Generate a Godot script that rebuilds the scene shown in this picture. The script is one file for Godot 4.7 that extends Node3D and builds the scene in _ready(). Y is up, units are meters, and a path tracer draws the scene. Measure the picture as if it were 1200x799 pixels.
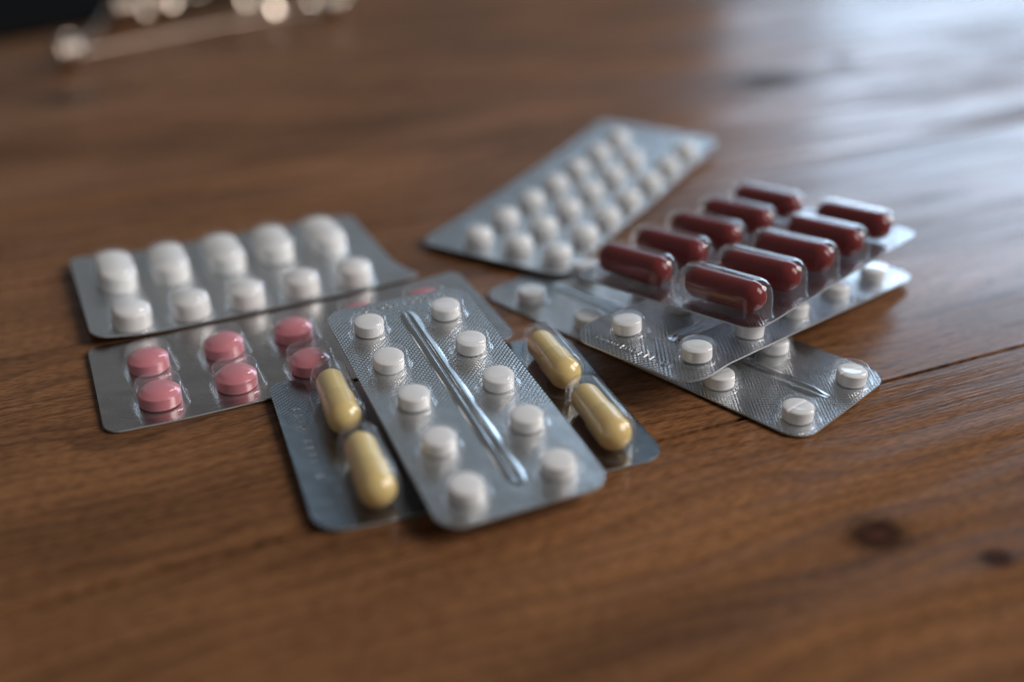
extends Node3D
# Blister packs of tablets and capsules scattered on a varnished wooden table, lit by one tall window behind on the right.

const MM := 0.001
var rng := RandomNumberGenerator.new()
var wave := FastNoiseLite.new()
var film: StandardMaterial3D
var counts := {}


func _ready() -> void:
	rng.seed = 7
	wave.seed = 3
	wave.frequency = 1.0
	# ---- camera: 39 mm lens, wide aperture, 13 cm above the table
	var cam := Camera3D.new()
	cam.name = "camera"
	cam.position = Vector3(0, 0.130, 0.220)
	cam.rotation_degrees = Vector3(-29.08, 0, 0)
	cam.near = 0.01
	cam.far = 30.0
	var lens := CameraAttributesPhysical.new()
	lens.frustum_focal_length = 37.85
	lens.frustum_focus_distance = 0.243
	lens.frustum_near = 0.01
	lens.frustum_far = 30.0
	lens.exposure_aperture = 3.5
	cam.attributes = lens
	cam.fov = 35.18
	add_child(cam)
	cam.current = true
	# ---- the dim room around, and the window's light
	var env := Environment.new()
	env.background_mode = Environment.BG_COLOR
	env.background_color = Color(0.088, 0.088, 0.087).linear_to_srgb()
	env.tonemap_mode = Environment.TONE_MAPPER_LINEAR
	env.tonemap_exposure = 1.0
	env.sdfgi_enabled = true
	env.ssao_enabled = true
	env.ssil_enabled = true
	var we := WorldEnvironment.new()
	we.name = "surroundings"
	we.environment = env
	add_child(we)
	# a low window behind on the right, seen mirrored in the table and the plastic
	for k in 2:
		window_light("back_window_sash_light", Vector3(0.95 + 0.80 * k, 0.60, -1.75), Vector3(0.50 + 0.80 * k, 0.50, 0.6), Vector2(0.72, 0.70), Color(0.78, 0.89, 1.0), 1.08)
	window_light("curtain_edge_light", Vector3(0.49, 0.60, -1.76), Vector3(0.30, 0.5, 0.6), Vector2(0.19, 0.70), Color(0.78, 0.89, 1.0), 0.12)
	# the pale far side of the room, seen dimly in the foil
	window_light("pale_wall_light", Vector3(-0.75, 0.86, -1.9), Vector3(-0.4, 0.5, 0.0), Vector2(2.3, 0.62), Color(0.95, 0.97, 1.0), 0.055)
	window_light("upper_pane_light", Vector3(0.20, 1.00, -1.85), Vector3(0.15, 0.3, 0.0), Vector2(0.75, 0.46), Color(0.74, 0.88, 1.0), 0.085)
	# a second window to the right of the camera, higher up
	window_light("side_window_light", Vector3(1.60, 1.22, 0.22), Vector3(0, 0, -0.02), Vector2(0.9, 1.1), Color(1.0, 0.985, 0.975), 3.8)
	film = clear_film()
	build_table()
	build_clipboard()
	build_packs()


func window_light(called: String, at: Vector3, towards: Vector3, size: Vector2, color: Color, energy: float) -> void:
	var w := AreaLight3D.new()
	w.name = called
	w.area_size = size
	w.light_color = color
	w.light_energy = energy
	w.area_range = 6.0
	w.area_attenuation = 2.0
	w.shadow_enabled = true
	w.position = at
	add_child(w, true)
	w.look_at(towards)


# ------------------------------------------------------------------ naming
func numbered(called: String) -> String:
	counts[called] = counts.get(called, -1) + 1
	return called if counts[called] == 0 else "%s_%03d" % [called, counts[called]]


func thing(called: String, label: String, category: String, group := "") -> Node3D:
	var o := Node3D.new()
	o.name = numbered(called)
	o.set_meta("label", label)
	o.set_meta("category", category)
	if group:
		o.set_meta("group", group)
	add_child(o, true)
	return o


func part(called: String, m: Mesh, mat: Material, parent: Node3D, at := Transform3D()) -> MeshInstance3D:
	var o := MeshInstance3D.new()
	o.mesh = m
	o.material_override = mat
	o.transform = at
	var k := 0
	var n := called
	while parent.has_node(NodePath(n)):
		k += 1
		n = "%s_%03d" % [called, k]
	o.name = n
	parent.add_child(o, true)
	return o


# ------------------------------------------------------------------ mesh tools
class Mb:
	var v := PackedVector3Array()
	var n := PackedVector3Array()
	var t := PackedVector2Array()
	var t2 := PackedVector2Array()
	var i := PackedInt32Array()

	func add(p: Vector3, nn: Vector3, uv := Vector2()) -> int:
		v.append(p)
		n.append(nn)
		t.append(uv)
		return v.size() - 1

	func tri(a: int, b: int, c: int) -> void:
		var g := (v[c] - v[a]).cross(v[b] - v[a])
		if g.length_squared() < 1e-22:
			return
		if g.dot(n[a] + n[b] + n[c]) < 0.0:
			i.append_array([a, c, b])
		else:
			i.append_array([a, b, c])

	func quad(a: int, b: int, c: int, d: int) -> void:
		tri(a, b, c)
		tri(a, c, d)

	func mesh() -> ArrayMesh:
		var a := []
		a.resize(Mesh.ARRAY_MAX)
		a[Mesh.ARRAY_VERTEX] = v
		a[Mesh.ARRAY_NORMAL] = n
		a[Mesh.ARRAY_TEX_UV] = t
		a[Mesh.ARRAY_INDEX] = i
		if t2.size() == v.size():
			a[Mesh.ARRAY_TEX_UV2] = t2
		var m := ArrayMesh.new()
		m.add_surface_from_arrays(Mesh.PRIMITIVE_TRIANGLES, a)
		return m


# Rings of a rounded outline: each profile entry is [radius, height] in mm; half is the half length of the straight
# middle along x (0 gives a lathed shape), flat squashes the outline into a rounded box (superellipse power).
func ringed(profile: Array, half := 0.0, segs := 40, power := 2.0, squeeze := 1.0) -> ArrayMesh:
	var b := Mb.new()
	var rows := []
	for k in profile.size():
		var r: float = profile[k][0]
		var y: float = profile[k][1]
		var before: Array = profile[maxi(k - 1, 0)]
		var after: Array = profile[mini(k + 1, profile.size() - 1)]
		var d := Vector2(after[0] - before[0], after[1] - before[1])
		var nr := Vector2(d.y, -d.x).normalized()
		if r < 1e-4:
			nr = Vector2(0, signf(nr.y) if nr.y != 0.0 else 1.0)
		var row := []
		for s in segs + 2:
			var side := 1.0 if s <= segs / 2 else -1.0
			var step := s if s <= segs / 2 else s - 1
			var a := -PI / 2 + TAU * step / segs
			var c := Vector2(cos(a), sin(a))
			var q := Vector2(signf(c.x) * pow(absf(c.x), 2.0 / power), signf(c.y) * pow(absf(c.y), 2.0 / power))
			var p := Vector3(q.x * r + side * half, y, q.y * r * squeeze) * MM
			row.append(b.add(p, Vector3(c.x * nr.x, nr.y, c.y * nr.x).normalized(), Vector2(p.x, p.z)))
		rows.append(row)
	for k in rows.size() - 1:
		for s in segs + 2:
			var e := (s + 1) % (segs + 2)
			b.quad(rows[k][s], rows[k][e], rows[k + 1][e], rows[k + 1][s])
	return b.mesh()


func arc(cr: float, cy: float, r: float, from: float, to: float, steps: int) -> Array:
	var out := []
	for k in steps + 1:
		var a := deg_to_rad(lerpf(from, to, float(k) / steps))
		out.append([cr + r * cos(a), cy + r * sin(a)])
	return out


# A round tablet: band with domed faces and a softly broken edge.
func tablet_mesh(r: float, h: float, dome: float, score := false) -> ArrayMesh:
	var p := [[0.0, 0.0], [r - 0.4, 0.08]]
	p += arc(r - 0.35, 0.38, 0.35, -80, 0, 4)
	p += arc(r - 0.35, h - dome - 0.35, 0.35, 0, 66, 4)
	var n := 14 if score else 7
	for k in n:
		var q := 1.0 - (k + 1.0) / n
		var rr := (r - 0.5) * q
		p.append([rr, h - dome * pow(rr / r, 2.0) * 0.9])
	if not score:
		return ringed(p, 0.0, 44)
	var src := ringed(p, 0.0, 72)
	var a := src.surface_get_arrays(0)
	var v: PackedVector3Array = a[Mesh.ARRAY_VERTEX]
	var nn: PackedVector3Array = a[Mesh.ARRAY_NORMAL]
	for k in v.size():
		if v[k].y > (h - dome - 0.35) * MM:
			var x := v[k].x / MM
			var g := exp(-x * x / 0.10)
			v[k].y -= 0.26 * g * MM
			nn[k] = (nn[k] + Vector3(-2.0 * x / 0.10 * g * 0.26, 0, 0)).normalized()
	a[Mesh.ARRAY_VERTEX] = v
	a[Mesh.ARRAY_NORMAL] = nn
	var m := ArrayMesh.new()
	m.add_surface_from_arrays(Mesh.PRIMITIVE_TRIANGLES, a)
	return m


# A capsule lying along x on y = 0 .. 2r.
func capsule_mesh(r: float, length: float, from := -1.0, to := 1.0) -> ArrayMesh:
	var b := Mb.new()
	var half := length / 2.0 - r
	var prof := []
	for k in 15:
		var a := lerpf(-PI / 2, 0, k / 14.0)
		prof.append([sin(a) * r - half, cos(a) * r, sin(a)])
	for k in 15:
		var a := lerpf(0, PI / 2, k / 14.0)
		prof.append([sin(a) * r + half, cos(a) * r, sin(a)])
	var use := []
	for q in prof:
		if q[0] >= from * length / 2 - 1e-5 and q[0] <= to * length / 2 + 1e-5:
			use.append(q)
	if from > -1.0:
		use.push_front([from * length / 2, r, 0.0])
		use.push_front([from * length / 2, r - 0.16, -0.7])
	var rows := []
	for q in use:
		var row := []
		for s in 41:
			var t := TAU * s / 40.0
			var nr := sqrt(maxf(0.0, 1.0 - q[2] * q[2]))
			row.append(b.add(Vector3(q[0], r + cos(t) * q[1], sin(t) * q[1]) * MM, Vector3(q[2], cos(t) * nr, sin(t) * nr).normalized(), Vector2(q[0], t)))
		rows.append(row)
	for k in rows.size() - 1:
		for s in 40:
			b.quad(rows[k][s], rows[k][s + 1], rows[k + 1][s + 1], rows[k + 1][s])
	return b.mesh()


# Thermoformed pocket: a small lip on the sheet, drafted wall, rounded shoulder, slightly sunk lid.
func pocket_mesh(r: float, h: float, draft: float, shoulder: float, half := 0.0, power := 2.0, sink := 0.12, squeeze := 1.0) -> ArrayMesh:
	var p := [[r + 0.85, 0.03], [r + 0.62, 0.10], [r + 0.42, 0.22], [r + 0.22, 0.5], [r + 0.12, 0.9]]
	p.append([r - draft * 0.6, h * 0.55])
	p += arc(r - draft - shoulder, h - shoulder, shoulder, 4, 86, 7)
	var top := r - draft - shoulder
	for k in 4:
		var q := 0.75 - 0.25 * k
		p.append([top * q, h - sink * (1.0 - q * q)])
	return ringed(p, half, 44, power, squeeze)


# Pocket round a lying capsule: upright walls, then half round over the top; the ends fall steeply.
func capsule_pocket(r: float, length: float, h: float) -> ArrayMesh:
	var half := length / 2.0 - r
	var p := [[r + 1.0, 0.03], [r + 0.7, 0.12], [r + 0.5, 0.3], [r + 0.42, 0.8], [r + 0.36, h * 0.45]]
	var a0 := h * 0.45
	for k in 9:
		var a := PI / 2 * (k + 1) / 10.0
		p.append([(r + 0.36) * pow(cos(a), 0.62), a0 + (h - a0) * pow(sin(a), 0.9)])
	p.append([0.0, h])
	return ringed(p, half, 44)


# ------------------------------------------------------------------ materials
func clear_film() -> StandardMaterial3D:
	var m := StandardMaterial3D.new()
	m.resource_name = "clear_film"
	m.transparency = BaseMaterial3D.TRANSPARENCY_ALPHA
	m.albedo_color = Color(0.95, 0.97, 1.0, 0.035)
	m.roughness = 0.04
	m.cull_mode = BaseMaterial3D.CULL_DISABLED
	return m


func solid(albedo: Color, rough: float, coat := 0.0, sub := 0.0) -> StandardMaterial3D:
	var m := StandardMaterial3D.new()
	m.albedo_color = albedo.linear_to_srgb()
	m.roughness = rough
	if coat > 0.0:
		m.clearcoat_enabled = true
		m.clearcoat = coat
		m.clearcoat_roughness = 0.06
	if sub > 0.0:
		m.subsurf_scatter_enabled = true
		m.subsurf_scatter_strength = sub
	return m


# Diamond knurl that the sealing roller leaves on the foil: eight cells a tile, a little uneven.
func knurl_image(soft: float) -> Image:
	var size := 256
	var im := Image.create(size, size, false, Image.FORMAT_RGBA8)
	var noise := FastNoiseLite.new()
	noise.seed = 12
	noise.frequency = 0.03
	for y in size:
		for x in size:
			var a := fposmod((x + y) * 8.0 / size, 1.0)
			var c := fposmod((x - y) * 8.0 / size, 1.0)
			var h := (absf(a - 0.5) + absf(c - 0.5))
			h = lerpf(h, 0.5 + 0.25 * (cos(TAU * a) + cos(TAU * c)), soft)
			h += 0.04 * noise.get_noise_2d(x, y)
			im.set_pixel(x, y, Color(h, h, h))
	im.bump_map_to_normal_map(6.0)
	return im


func foil(tint: Color, rough: float, relief: float, tex: Texture2D, tile := 8.4) -> StandardMaterial3D:
	var m := StandardMaterial3D.new()
	m.resource_name = "sealed_foil"
	m.albedo_color = tint.linear_to_srgb()
	m.metallic = 1.0
	m.roughness = rough
	m.normal_enabled = true
	m.normal_texture = tex
	m.normal_scale = relief
	m.uv1_scale = Vector3(1.0 / tile, 1.0 / tile, 1)
	m.clearcoat_enabled = true
	m.clearcoat = 0.35
	m.clearcoat_roughness = 0.05
	return m


# ------------------------------------------------------------------ blister packs
# Pack axes in mm: u across, v along, height up. bend gives the height of the sheet at (u, v).
class Pack:
	var root: Node3D
	var w: float
	var l: float
	var bend: Callable
	var thick := 0.34

	func slope(u: float, v: float) -> Vector2:
		return Vector2(bend.call(u + 0.2, v) - bend.call(u - 0.2, v), bend.call(u, v + 0.2) - bend.call(u, v - 0.2)) / 0.4

	func spot(u: float, v: float, turn := 0.0, lift := 0.0) -> Transform3D:
		var s := slope(u, v)
		var x := Vector3(1, s.x, 0).normalized()
		var y := Vector3(0, s.y, 1).cross(x).normalized()
		var b := Basis(x, y, x.cross(y)) * Basis(Vector3.UP, turn)
		return Transform3D(b, Vector3(u, bend.call(u, v) + thick, v) * 0.001 + y * lift * 0.001)


func place(o: Node3D, x: float, y: float, z: float, yaw: float, rise_u: float, rise_v: float) -> void:
	var a := deg_to_rad(yaw)
	var bx := Vector3(cos(a), tan(deg_to_rad(rise_u)), sin(a)).normalized()
	var bz := Vector3(-sin(a), tan(deg_to_rad(rise_v)), cos(a)).normalized()
	var by := bz.cross(bx).normalized()
	o.transform = Transform3D(Basis(bx, by, bx.cross(by)), Vector3(x, y, z) * MM)


func new_pack(label: String, group: String, w: float, l: float, corner: float, mat: Material, bend: Callable, flare = null) -> Pack:
	var p := Pack.new()
	p.root = thing("blister_pack", label, "blister pack", group)
	p.w = w
	p.l = l
	var seed_at := rng.randf() * 100.0
	p.bend = func(u: float, v: float) -> float:
		return bend.call(u, v) + 0.10 * wave.get_noise_2d(u * 0.045 + seed_at, v * 0.045) + 0.010 * wave.get_noise_2d(u * 0.16 - seed_at, v * 0.16)
	var b := Mb.new()
	var rows := []
	for k in 8:
		rows.append(-l / 2 + corner * (1.0 - cos(PI / 2 * k / 8.0)))
	var n := int(l / 1.6)
	for k in n + 1:
		rows.append(lerpf(-l / 2 + corner, l / 2 - corner, float(k) / n))
	for k in 8:
		rows.append(l / 2 - corner * (1.0 - cos(PI / 2 * (7 - k) / 8.0)))
	var cols := int(w / 1.6)
	var tops := []
	var lows := []
	for v in rows:
		var over := maxf(0.0, absf(v) - (l / 2 - corner))
		var hw: float = w / 2 - (corner - sqrt(maxf(0.0, corner * corner - over * over)))
		var top := []
		var low := []
		for k in cols + 1:
			var u := lerpf(-hw, hw, float(k) / cols)
			if flare != null:
				u += flare.call(u, v)
			var y: float = p.bend.call(u, v)
			var s := p.slope(u, v)
			var nn := Vector3(-s.x, 1, -s.y).normalized()
			top.append(b.add(Vector3(u, y + p.thick, v) * MM, nn, Vector2(u, v)))
			low.append(b.add(Vector3(u, y, v) * MM, -nn, Vector2(u, v)))
		tops.append(top)
		lows.append(low)
	for k in tops.size() - 1:
		for c in cols:
			b.quad(tops[k][c], tops[k][c + 1], tops[k + 1][c + 1], tops[k + 1][c])
			b.quad(lows[k][c], lows[k][c + 1], lows[k + 1][c + 1], lows[k + 1][c])
	part("foil_sheet", b.mesh(), mat, p.root)
	# the cut edge of the plastic film, a thin pale rim
	var loop := []
	for k in tops.size():
		loop.append([tops[k][cols], lows[k][cols]])
	for k in range(cols - 1, 0, -1):
		loop.append([tops[-1][k], lows[-1][k]])
	for k in range(tops.size() - 1, -1, -1):
		loop.append([tops[k][0], lows[k][0]])
	for k in range(1, cols):
		loop.append([tops[0][k], lows[0][k]])
	var e := Mb.new()
	var ids := []
	for q in loop:
		var at: Vector3 = b.v[q[0]]
		var under: Vector3 = b.v[q[1]]
		var cu := clampf(at.x, -(w / 2 - corner) * MM, (w / 2 - corner) * MM)
		var cv := clampf(at.z, -(l / 2 - corner) * MM, (l / 2 - corner) * MM)
		var out := Vector3(at.x - cu, 0, at.z - cv).normalized()
		if out.length() < 0.5:
			out = Vector3(signf(at.x), 0, 0)
		ids.append([e.add(at + out * 0.00006 - Vector3(0, 0.00002, 0), (out + Vector3.UP * 0.4).normalized()), e.add(under + out * 0.00006, out)])
	for k in ids.size():
		var q = ids[k]
		var r = ids[(k + 1) % ids.size()]
		e.quad(q[0], r[0], r[1], q[1])
	part("cut_edge", e.mesh(), edge_mat, p.root)
	return p


var edge_mat: StandardMaterial3D
var emboss_mat: StandardMaterial3D


# Embossed batch code: a row of little raised loops and bars, too soft to read.
func emboss(p: Pack, u0: float, v0: float, u1: float, v1: float, count: int, size: float) -> void:
	var st := SurfaceTool.new()
	st.begin(Mesh.PRIMITIVE_TRIANGLES)
	var dir := Vector2(u1 - u0, v1 - v0).angle()
	for k in count:
		var f := (k + 0.5) / count
		if rng.randf() < 0.08:
			continue
		var at := p.spot(lerpf(u0, u1, f), lerpf(v0, v1, f), -dir + rng.randf_range(-0.06, 0.06), -0.12)
		if rng.randf() < 0.55:
			var ring := TorusMesh.new()
			ring.inner_radius = size * 0.26 * MM
			ring.outer_radius = size * 0.46 * MM
			ring.rings = 18
			ring.ring_segments = 8
			st.append_from(ring, 0, at * Transform3D(Basis.from_scale(Vector3(0.72, 1.5, 1.05)), Vector3()))
		else:
			var bar := CapsuleMesh.new()
			bar.radius = size * 0.11 * MM
			bar.height = size * MM
			bar.radial_segments = 10
			bar.rings = 4
			st.append_from(bar, 0, at * Transform3D(Basis(Vector3.RIGHT, PI / 2), Vector3()))
			if rng.randf() < 0.6:
				st.append_from(bar, 0, at * Transform3D(Basis(Vector3.UP, 1.1) * Basis(Vector3.RIGHT, PI / 2) * Basis.from_scale(Vector3(1, 0.6, 1)), Vector3(0.12, 0, 0.1) * size * MM))
	var o := part("embossed_code", st.commit(), emboss_mat, p.root)
	o.set_meta("kind", "stuff")


func pills(p: Pack, spots: Array, called: String, pill: Mesh, mat: Material, pocket: Mesh, turn := 0.0, spin := true, wobble := 0.3) -> void:
	for s in spots:
		part("pocket", pocket, film, p.root, p.spot(s.x, s.y, turn, 0.0))
		var t := turn + (rng.randf_range(-PI, PI) if spin else rng.randf_range(-0.05, 0.05))
		var at := p.spot(s.x + rng.randf_range(-wobble, wobble), s.y + rng.randf_range(-wobble, wobble), t, 0.10)
		at.basis = at.basis * Basis(Vector3.RIGHT, rng.randf_range(-0.03, 0.03)) * Basis(Vector3.BACK, rng.randf_range(-0.03, 0.03))
		part(called, pill, mat, p.root, at)


# A stiffening groove pressed into film and foil: two low ridges with a trough between, tapering out at the ends.
func rib(p: Pack, mat: Material, u0: float, v0: float, length: float) -> void:
	var prof := [[-2.5, 0.02], [-2.3, 0.3], [-2.0, 0.42], [-1.0, 0.5], [-0.75, 0.42], [-0.4, 0.08], [0.0, 0.06], [0.3, 0.5], [0.5, 0.7], [0.75, 0.72], [1.8, 0.5], [2.1, 0.3], [2.3, 0.02]]
	var b := Mb.new()
	var rows := []
	var n := int(length / 1.2)
	for k in n + 1:
		var f := float(k) / n
		var v := v0 + (f - 0.5) * length
		var fade := smoothstep(0.0, 0.05, f) * smoothstep(0.0, 0.05, 1.0 - f)
		var wide := 0.45 + 0.45 * fade
		var row := []
		for q in prof.size():
			var before: Array = prof[maxi(q - 1, 0)]
			var after: Array = prof[mini(q + 1, prof.size() - 1)]
			var g: float = (after[1] - before[1]) / (after[0] - before[0]) * fade
			var u: float = u0 + prof[q][0] * wide
			var wob := 1.0 + 0.10 * wave.get_noise_2d(v * 0.09, u0 + q * 0.2)
			var s := p.slope(u, v)
			row.append(b.add(Vector3(u, p.bend.call(u, v) + p.thick + 0.01 + prof[q][1] * 0.85 * fade * wob, v) * MM, Vector3(-g - s.x, 1, -s.y).normalized(), Vector2(u, v)))
		rows.append(row)
	for k in n:
		for q in prof.size() - 1:
			b.quad(rows[k][q], rows[k][q + 1], rows[k + 1][q + 1], rows[k + 1][q])
	part("stiffening_rib", b.mesh(), mat, p.root)


func build_packs() -> void:
	var knurl := ImageTexture.create_from_image(knurl_image(0.12))
	edge_mat = solid(Color(0.55, 0.57, 0.58), 0.25)
	edge_mat.metallic = 0.35
	emboss_mat = solid(Color(0.62, 0.64, 0.66), 0.28)
	emboss_mat.metallic = 0.9
	var silver := foil(Color(0.78, 0.79, 0.80), 0.22, 0.70, knurl)
	var knurled := foil(Color(0.76, 0.76, 0.76), 0.24, 0.55, knurl, 9.2)
	var fine := foil(Color(0.76, 0.79, 0.81), 0.28, 0.40, knurl, 7.0)
	var dull := foil(Color(0.56, 0.54, 0.53), 0.18, 0.20, knurl, 7.6)
	var ribbed := foil(Color(0.72, 0.74, 0.77), 0.17, 0.80, knurl, 10.0)
	var white := solid(Color(0.80, 0.785, 0.775), 0.55)
	var white_coat := solid(Color(0.82, 0.80, 0.78), 0.38)
	var pink := solid(Color(0.63, 0.20, 0.232), 0.30, 0.8)
	var ochre := solid(Color(0.80, 0.59, 0.24), 0.28, 0.5, 0.15)
	var ochre_cap := solid(Color(0.78, 0.56, 0.215), 0.26, 0.5, 0.15)
	var maroon := solid(Color(0.165, 0.0055, 0.004), 0.12)
	maroon.metallic_specular = 0.36
	var small_tablet := tablet_mesh(3.45, 3.3, 0.35)
	var scored_tablet := tablet_mesh(3.45, 3.3, 0.3, true)
	var small_pocket := pocket_mesh(4.4, 4.0, 0.25, 0.7)
	var bare := solid(Color(0.80, 0.82, 0.84), 0.2)
	bare.metallic = 1.0
	var level := func(_u: float, _v: float) -> float: return 0.0
	var all := "blister packs scattered in the pile on the table"

	# pink tablets, lying at the left under the others
	var b := new_pack("blister pack of glossy round pink tablets, under the white caplet pack", all, 97, 40.5, 3.6, dull,
		func(u: float, v: float) -> float: return 0.25 + 0.0009 * pow(maxf(0.0, u - 10.0), 2.0) + 0.0016 * pow(maxf(0.0, -u - 26.0), 2.0))
	place(b.root, -51.2, 0.5, -9.7, -24.1, 1.0, -0.3)
	var pk := tablet_mesh(4.75, 4.6, 1.6)
	var pkp := pocket_mesh(5.75, 5.5, 0.65, 0.9, 0.0, 2.7)
	for v in [-4.9, 11.5]:
		var spots := []
		for k in 5:
			spots.append(Vector2(-35.6 + 17.3 * k, v))
		pills(b, spots, "tablet", pk, pink, pkp, 0.0, false)

	# white caplets, back left
	var a := new_pack("blister pack of ten tall white caplets, leftmost and behind the pink tablets", all, 83, 53, 4.0, fine,
		func(u: float, v: float) -> float: return 0.0045 * pow(maxf(0.0, -u - 21.0), 2.0) + 0.0011 * pow(maxf(0.0, v - 5.0), 2.0) + (0.004 * pow(maxf(0.0, v - 14.0), 2.0) * smoothstep(30.0, 41.0, u)),
		func(u: float, v: float) -> float: return 4.2 * pow(clampf((v - 8.0) / 18.0, 0.0, 1.0), 2.0) * smoothstep(34.0, 41.5, u))
	place(a.root, -76.6, 0.9, -51.2, -25.6, 0.1, 0)
	var back_cap := caplet_mesh(4.9, 19.0, 6.2)
	var front_cap := caplet_mesh(4.8, 10.6, 6.2)
	for row in [[-7.4, back_cap, 19.0], [21.2, front_cap, 10.6]]:
		var spots := []
		for k in 5:
			spots.append(Vector2(-31.3 + 14.6 * k, row[0]))
		pills(a, spots, "caplet", row[1], white_coat, pocket_mesh(5.35, 6.75, 0.45, 1.5, row[2] / 2 - 4.85, 2.2, -0.25), PI / 2, false)

	# yellow capsules, lowest at the front
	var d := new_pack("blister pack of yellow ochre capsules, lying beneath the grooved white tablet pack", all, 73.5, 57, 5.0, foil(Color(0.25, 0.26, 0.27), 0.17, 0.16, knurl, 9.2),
		func(u: float, _v: float) -> float: return 0.005 * pow(maxf(0.0, -u - 20.0), 2.0))
	place(d.root, -12.0, 0.3, 22.9, -20.4, 0.3, 0)
	var caps := capsule_mesh(3.45, 21.0)
	var lid := capsule_mesh(3.85, 21.8, 0.10, 1.0)
	var cp := capsule_pocket(4.2, 23.6, 8.8)
	for s in [Vector2(-23.8, -11.4), Vector2(-23.5, 15.7), Vector2(27.2, -11.4), Vector2(27.4, 14.6)]:
		part("pocket", cp, film, d.root, d.spot(s.x, s.y, -PI / 2))
		var body := part("capsule", caps, ochre, d.root, d.spot(s.x, s.y, -PI / 2 + rng.randf_range(-0.02, 0.02), 0.35))
		part("cap", lid, ochre_cap, body, Transform3D(Basis(), Vector3(-0.0001, -0.0005, 0)))
	emboss(d, -32.5, -17, -32.5, 12, 11, 2.0)

	# flat white tablet pack on the table at the right
	var f := new_pack("blister pack of white tablets flat on the wood, undermost of the right heap", all, 37.5, 99.2, 5.5, silver, level)
	place(f.root, 39.8, 0.4, -16.8, -45.1, 0, 0.2)
	for u in [-12.0, 10.4]:
		var spots := []
		for k in 5:
			spots.append(Vector2(u, -37.4 + 20.35 * k))
		pills(f, spots, "tablet", scored_tablet, white, small_pocket)
	rib(f, bare, 0.6, 2.0, 84)

	# back pack of many small tablets
	var e := new_pack("long blister pack of twenty small white tablets, rearmost, apart from the heap", all, 46.8, 128, 5.0, silver,
		func(_u: float, v: float) -> float: return 1.1 * pow(v / 60.0, 2.0))
	place(e.root, 24.3, 1.5, -113.7, 29.1, -0.3, -0.7)
	for row in [[-8.8, 7], [4.3, 6], [17.4, 7]]:
		var spots := []
		for k in row[1]:
			spots.append(Vector2(row[0], 54.4 - 16.5 * k))
		pills(e, spots, "tablet", tablet_mesh(3.9, 4.3, 1.3), white, pocket_mesh(4.7, 4.9, 0.7, 1.3))

	# middle white tablet pack of the right heap
	var g := new_pack("ridged blister pack of white tablets, middle of the right heap under the red capsules", all, 37, 101, 6.0, ribbed,
		func(u: float, v: float) -> float: return -0.010 * pow(maxf(0.0, v - 36.0), 2.0))
	place(g.root, 62.7, 5.2, -25.5, 45.7, 3.3, 5.2)
	for u in [-8.6, 11.9]:
		var spots := []
		for k in 5:
			spots.append(Vector2(u, 41.0 - 19.6 * k))
		pills(g, spots, "tablet", small_tablet, white, small_pocket)
	rib(g, bare, 1.6, 1.0, 74)
	emboss(g, -13, 47.2, 10, 47.2, 13, 1.9)

	# red capsules on top
	var h := new_pack("blister pack of ten dark red capsules, topmost of the right heap", all, 55, 82, 4.5, foil(Color(0.66, 0.66, 0.70), 0.17, 0.65, knurl, 9.2), level)
	place(h.root, 63.8, 11.3, -41.0, 44.0, 4.7, 0.9)
	var rc := capsule_mesh(3.85, 21.6)
	var rp := capsule_pocket(4.25, 23.8, 9.0)
	for u in [-12.6, 14.2]:
		for k in 5:
			part("pocket", rp, film, h.root, h.spot(u, 34.0 - 15.3 * k))
			part("capsule", rc, maroon, h.root, h.spot(u, 34.0 - 15.3 * k, rng.randf_range(-0.03, 0.03), 0.5))

	# grooved white tablet pack, on top at the front
	var c := new_pack("knurled blister pack of ten round white tablets with a long groove, front centre", all, 35.5, 81.5, 5.0, knurled,
		func(u: float, v: float) -> float: return -0.0003 * pow(maxf(0.0, v - 10.0), 2.0))
	place(c.root, -12.8, 7.5, 21.6, -23.6, 0.8, -4.05)
	for u in [-9.9, 9.5]:
		var spots := []
		for k in 5:
			spots.append(Vector2(u, -28.8 + 15.5 * k))
		pills(c, spots, "tablet", small_tablet, white, small_pocket)
	rib(c, bare, 0.9, 0.0, 69)
	emboss(c, -11, -38.3, 12.5, -38.3, 12, 1.9)


func caplet_mesh(r: float, length: float, h: float) -> ArrayMesh:
	var p := [[0.0, 0.0], [r - 0.9, 0.05]]
	p += arc(r - 0.6, 0.65, 0.6, -80, 0, 4)
	p += arc(r - 1.6, h - 0.8 - 1.6, 1.6, 0, 66, 9)
	for k in 6:
		var q := 1.0 - (k + 1.0) / 6.0
		p.append([(r - 0.95) * q, h - 0.94 * q * q])
	return ringed(p, length / 2 - r, 40)


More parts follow.
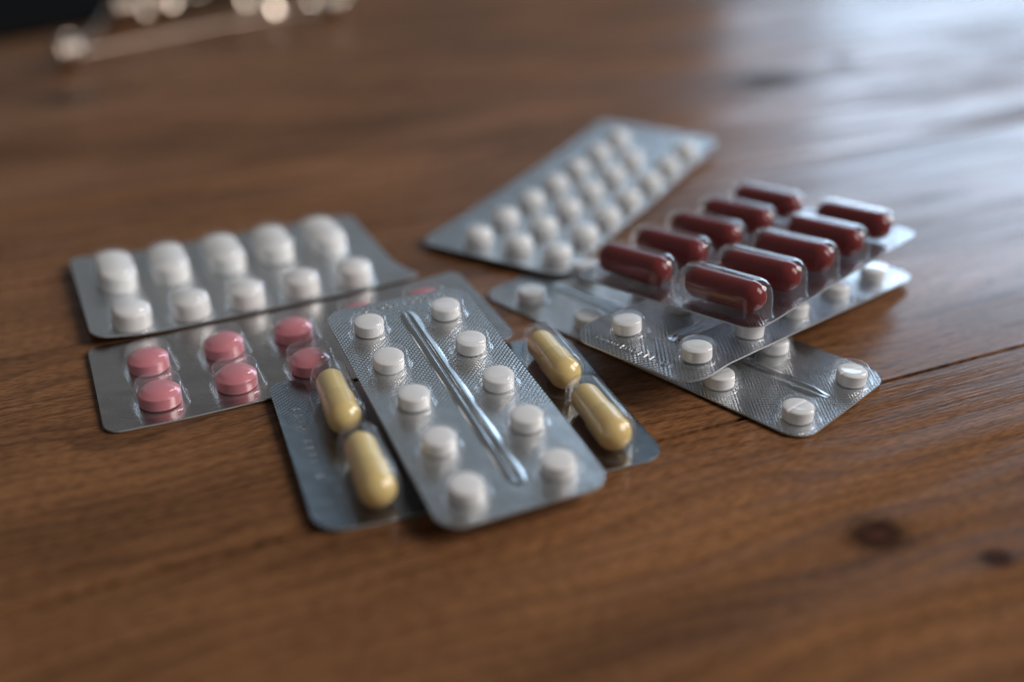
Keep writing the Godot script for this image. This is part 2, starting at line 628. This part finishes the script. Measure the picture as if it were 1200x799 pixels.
# ------------------------------------------------------------------ the table
# One plank's wood, computed: curved growth rings round a heart line, fine pores, knots, a few scratches.
func wood(seed_at: int, size: Vector2i, mm: Vector2, heart: float, knots: Array, tone: float, scuffs := [], knot_dull := -0.3) -> Array:
	var warp := FastNoiseLite.new()
	warp.seed = seed_at
	warp.frequency = 1.0
	warp.fractal_octaves = 3
	var pore := FastNoiseLite.new()
	pore.seed = seed_at + 50
	pore.frequency = 1.0
	pore.fractal_octaves = 2
	var col := PackedByteArray()
	col.resize(size.x * size.y * 3)
	var gloss := PackedByteArray()
	gloss.resize(size.x * size.y)
	var dull := PackedByteArray()
	dull.resize(size.x * size.y)
	var at := 0
	var light := Vector3(0.330, 0.148, 0.060) * tone
	var dark := Vector3(0.082, 0.034, 0.0145) * tone
	for j in size.y:
		var y := (j + 0.5) / size.y * mm.y - mm.y / 2
		for i in size.x:
			var x := (i + 0.5) / size.x * mm.x - mm.x / 2
			var yy := y
			var knot := 0.0
			var core := 0.0
			var heartwood := 0.0
			for k in knots:
				var dx: float = (x - k.x) / (k.z * 2.6)
				var dy: float = (y - k.y) / k.z
				var d2 := dx * dx + dy * dy
				if d2 < 30.0:
					var push := exp(-d2 * 0.22)
					yy -= (y - k.y) * push * 0.75
					var ex: float = (x - k.x) / (k.z * 1.35)
					var e2 := ex * ex + dy * dy
					knot = maxf(knot, exp(-pow(e2, 2.4)))
					heartwood = maxf(heartwood, exp(-e2 * 5.0))
					core = maxf(core, exp(-e2 * 0.35))
			var w1 := warp.get_noise_2d(x * 0.0042, yy * 0.016)
			var w2 := warp.get_noise_2d(x * 0.016 + 40.0, yy * 0.07)
			var rr := sqrt(pow(yy - heart + 13.0 * w1 + 2.2 * w2, 2.0) + pow(6.0 + 10.0 * warp.get_noise_2d(x * 0.002 + 9.0, 3.0), 2.0))
			var ring := fposmod(rr / 4.6 + 0.35 * w2, 1.0)
			var late := pow(ring, 2.6) * (1.0 - smoothstep(0.90, 1.0, ring))
			var p1 := pore.get_noise_2d(x * 0.035, y * 1.5)
			var p2 := pore.get_noise_2d(x * 0.12 + 70.0, y * 3.2)
			var big := warp.get_noise_2d(x * 0.006 + 100.0, y * 0.02)
			var f := clampf(0.36 + 0.50 * late + 0.30 * p1 + 0.16 * p2 + 0.50 * big + 0.35 * core, 0.0, 1.25)
			var c := light.lerp(dark, f)
			c = c.lerp(Vector3(0.022, 0.010, 0.007).lerp(Vector3(0.070, 0.022, 0.012), heartwood), clampf(knot * (0.95 + 0.3 * p1), 0.0, 1.0))
			for k in scuffs:
				var sx: float = (x - k.x) + (y - k.y) * 0.4
				var sy: float = y - k.y
				if absf(sx) < k.z * 2.0 and absf(sy) < 2.0:
					c = c.lerp(Vector3(0.33, 0.20, 0.12), 0.75 * exp(-sx * sx / (k.z * k.z) - sy * sy / 0.16) * clampf(0.6 + 1.5 * p2, 0.0, 1.0))
			var s := 1.0 / 2.2
			col[at * 3] = int(clampf(pow(maxf(c.x, 0.0), s), 0.0, 1.0) * 255.0)
			col[at * 3 + 1] = int(clampf(pow(maxf(c.y, 0.0), s), 0.0, 1.0) * 255.0)
			col[at * 3 + 2] = int(clampf(pow(maxf(c.z, 0.0), s), 0.0, 1.0) * 255.0)
			gloss[at] = int(clampf(0.55 + 0.20 * p1 + 0.12 * p2 - 0.10 * late - 0.1 * knot + 0.12 * w2, 0.0, 1.0) * 255.0)
			var streak := warp.get_noise_2d(x * 0.007 + 300.0, y * 0.09)
			dull[at] = int(clampf(0.50 + 0.36 * streak + 0.22 * big + 0.16 * p1 + 0.12 * late + knot_dull * knot, 0.12, 1.0) * 255.0)
			at += 1
	return [ImageTexture.create_from_image(Image.create_from_data(size.x, size.y, false, Image.FORMAT_RGB8, col)), ImageTexture.create_from_image(Image.create_from_data(size.x, size.y, false, Image.FORMAT_L8, gloss)), ImageTexture.create_from_image(Image.create_from_data(size.x, size.y, false, Image.FORMAT_L8, dull))]


var pores: NoiseTexture2D


func pore_texture() -> NoiseTexture2D:
	var n := FastNoiseLite.new()
	n.seed = 77
	n.noise_type = FastNoiseLite.TYPE_SIMPLEX
	n.frequency = 0.035
	n.fractal_octaves = 3
	var ramp := Gradient.new()
	ramp.offsets = PackedFloat32Array([0.0, 0.30, 0.44, 0.62, 1.0])
	ramp.colors = PackedColorArray([Color(0.74, 0.71, 0.68), Color(0.82, 0.80, 0.78), Color(0.93, 0.92, 0.91), Color(1, 1, 1), Color(1, 1, 1)])
	var t := NoiseTexture2D.new()
	t.width = 1024
	t.height = 1024
	t.seamless = true
	t.noise = n
	t.color_ramp = ramp
	return t


func wood_material(t: Array, relief: float, dullness := 0.5) -> StandardMaterial3D:
	var m := StandardMaterial3D.new()
	m.resource_name = "varnished_wood"
	m.albedo_texture = t[0]
	m.roughness = dullness
	m.detail_enabled = true
	m.detail_albedo = pores
	m.detail_blend_mode = BaseMaterial3D.BLEND_MODE_MUL
	m.detail_uv_layer = BaseMaterial3D.DETAIL_UV_2
	m.metallic_specular = 0.26
	m.roughness_texture = t[2]
	m.roughness_texture_channel = BaseMaterial3D.TEXTURE_CHANNEL_RED
	m.heightmap_enabled = true
	m.heightmap_texture = t[1]
	m.heightmap_scale = relief
	return m


func plank_mesh(length: float, w: float, t: float, ease_by: float) -> ArrayMesh:
	var b := Mb.new()
	var prof := [[Vector2(-w / 2, -t), Vector2(-1, 0)], [Vector2(-w / 2, -ease_by), Vector2(-1, 0)]]
	for k in 4:
		var a := PI / 2 * (k + 1) / 4.0
		prof.append([Vector2(-w / 2 + ease_by - ease_by * cos(a), -ease_by + ease_by * sin(a)), Vector2(-cos(a), sin(a))])
	for k in 4:
		var a := PI / 2 * (3 - k) / 4.0
		prof.append([Vector2(w / 2 - ease_by + ease_by * cos(a), -ease_by + ease_by * sin(a)), Vector2(cos(a), sin(a))])
	prof.insert(prof.size() - 4, [Vector2(w / 2 - ease_by, 0), Vector2(0, 1)])
	prof.append([Vector2(w / 2, -t), Vector2(1, 0)])
	var rows := []
	for x in [-length / 2, length / 2]:
		var row := []
		for q in prof:
			row.append(b.add(Vector3(x, q[0].y, q[0].x) * MM, Vector3(0, q[1].y, q[1].x), Vector2(x / length + 0.5, q[0].x / w + 0.5)))
		rows.append(row)
	for k in prof.size() - 1:
		b.quad(rows[0][k], rows[0][k + 1], rows[1][k + 1], rows[1][k])
	for e in 2:
		var nn := Vector3(-1 if e == 0 else 1, 0, 0)
		var q := []
		for z in [-w / 2, w / 2]:
			for y in [-t, -ease_by]:
				q.append(b.add(Vector3((e - 0.5) * length, y, z) * MM, nn, Vector2(0.5, z / w + 0.5)))
		b.quad(q[0], q[1], q[3], q[2])
	for p in b.v:
		b.t2.append(Vector2(p.x / 0.170, p.z / 0.021))
	return b.mesh()


func build_table() -> void:
	pores = pore_texture()
	var table := thing("wooden_table", "brown varnished wooden tabletop of wide planks under all the packs", "table")
	table.rotation_degrees.y = 23.6
	# in the table's axes x runs along the grain; each plank is 135 mm wide
	var near_wood := wood(5, Vector2i(2048, 512), Vector2(760, 135), 52.0, [Vector3(38.5, -24.4, 4.5), Vector3(54.0, -10.0, 2.3), Vector3(-150, 30, 5.0)], 1.0, [Vector3(29.0, -51.4, 1.6), Vector3(34.5, -51.9, 1.3), Vector3(36.0, -50.6, 0.6), Vector3(65.2, -28.7, 0.9), Vector3(-3.1, -61.6, 0.8)])
	var mid_wood := wood(11, Vector2i(2048, 512), Vector2(760, 135), -20.0, [Vector3(-240, 20, 5.0)], 1.0)
	var far_wood := wood(23, Vector2i(1536, 320), Vector2(1000, 135), 10.0, [Vector3(206.0, -22.0, 9.0), Vector3(256.0, -36.0, 5.0)], 1.02, [], 0.7)
	var spare := wood(31, Vector2i(1024, 256), Vector2(1200, 135), -60.0, [Vector3(-80, 20, 7.0)], 1.0)
	var looks := [wood_material(near_wood, 0.007, 0.40), wood_material(mid_wood, 0.008, 0.44), wood_material(far_wood, 0.016, 0.62), wood_material(spare, 0.02)]
	var rows := [[107.5, 0, 760.0], [-27.5, 1, 760.0], [-162.5, 2, 1000.0], [-297.5, 3, 1200.0], [-432.5, 2, 1000.0], [-567.5, 3, 1200.0], [-702.5, 1, 1200.0], [242.5, 3, 1200.0]]
	for r in rows:
		var turn := PI if r[0] < -400 or r[0] > 200 else 0.0
		part("plank", plank_mesh(r[2], 133.8, 28, 0.10), looks[r[1]], table, Transform3D(Basis(Vector3.UP, turn), Vector3(0, rng.randf_range(-0.08, 0.0), r[0]) * MM))


# ------------------------------------------------------------------ the clipboard at the back
func rod(points: Array, r: float, segs := 12) -> ArrayMesh:
	var b := Mb.new()
	var rows := []
	for k in points.size():
		var p: Vector3 = points[k]
		var d: Vector3 = (points[mini(k + 1, points.size() - 1)] - points[maxi(k - 1, 0)]).normalized()
		var side := d.cross(Vector3.UP)
		side = side.normalized() if side.length() > 0.05 else d.cross(Vector3.RIGHT).normalized()
		var up := side.cross(d).normalized()
		var row := []
		for s in segs + 1:
			var a := TAU * s / segs
			var nn := side * cos(a) + up * sin(a)
			row.append(b.add((p + nn * r) * MM, nn))
		rows.append(row)
	for k in rows.size() - 1:
		for s in segs:
			b.quad(rows[k][s], rows[k][s + 1], rows[k + 1][s + 1], rows[k + 1][s])
	return b.mesh()


const LEAVES := [Vector2(-33, 65), Vector2(-20, 42), Vector2(42, 2), Vector2(60, -4), Vector2(93, 20), Vector2(92, 50), Vector2(113, 56)]


func build_clipboard() -> void:
	var o := thing("clipboard", "black clipboard with a gold wire clip, at the table's far left corner", "clipboard")
	o.position = Vector3(-0.228, 0.0, -0.345)
	o.rotation_degrees.y = 45.0
	# x runs along the board's clip edge, -z away over the board
	var black := solid(Color(0.006, 0.006, 0.006), 0.9)
	black.metallic_specular = 0.15
	var gold := solid(Color(0.74, 0.60, 0.48), 0.30)
	gold.metallic = 1.0
	var p := [[6.0, 0.0], [8.0, 0.3], [8.4, 1.0], [8.4, 2.6], [8.0, 3.2], [6.0, 3.5], [0.0, 3.5]]
	var slab := BoxMesh.new()
	slab.size = Vector3(230, 3.2, 310) * MM
	part("board", slab, black, o, Transform3D(Basis(), Vector3(40, 1.8, -155) * MM))
	var dark_gold := solid(Color(0.40, 0.31, 0.25), 0.32)
	dark_gold.metallic = 1.0
	var outer := []
	for k in 41:
		var f := k / 40.0
		outer.append(Vector3(lerpf(-33, 118, f), 4.6 + 1.2 * sin(PI * f), 67))
	part("wire_bar", rod(outer, 0.75), dark_gold, o)
	for x in [-33.0, 118.0]:
		var arm := []
		for k in 21:
			var f := k / 20.0
			arm.append(Vector3(lerpf(x, 38.0 + signf(x) * 16.0, pow(f, 0.8)), 4.6 + 6.0 * sin(PI * f * 0.5), lerpf(67, 4, f)))
		part("wire_arm", rod(arm, 0.8), dark_gold, o)
		part("end_curl", rod(coil(Vector3(x, 6.5, 67), 4.6, 4.4, 2.5), 2.2), gold, o)
		part("spring_coil", rod(coil(Vector3(38.0 + signf(x) * 10.0, 8.6, 4), 5.0, 5.0, 3.5), 1.6), gold, o)
	var leaf := SphereMesh.new()
	leaf.radius = 0.0040
	leaf.height = 0.0015
	leaf.radial_segments = 32
	leaf.rings = 16
	var polished := solid(Color(0.80, 0.66, 0.55), 0.16)
	polished.metallic = 1.0
	var face := Basis(Vector3.UP, -PI / 4) * Vector3(0.65, 0.43, 0.63)
	var turned := Basis(Quaternion(Vector3.UP, face.normalized()))
	for q in LEAVES:
		part("flattened_end", leaf, polished, o, Transform3D(turned, Vector3(q.x, 5.0, q.y) * MM))
	var bar := []
	for k in 9:
		bar.append(Vector3(lerpf(32, 84, k / 8.0), 5.2, -12))
	part("clip_bar", rod(bar, 1.4), gold, o)


func coil(at: Vector3, r: float, run: float, turns: float) -> Array:
	var out := []
	for k in 61:
		var a := TAU * turns * k / 60.0
		out.append(at + Vector3((k / 60.0 - 0.5) * run * 2.0, r * sin(a), r * cos(a)))
	return out
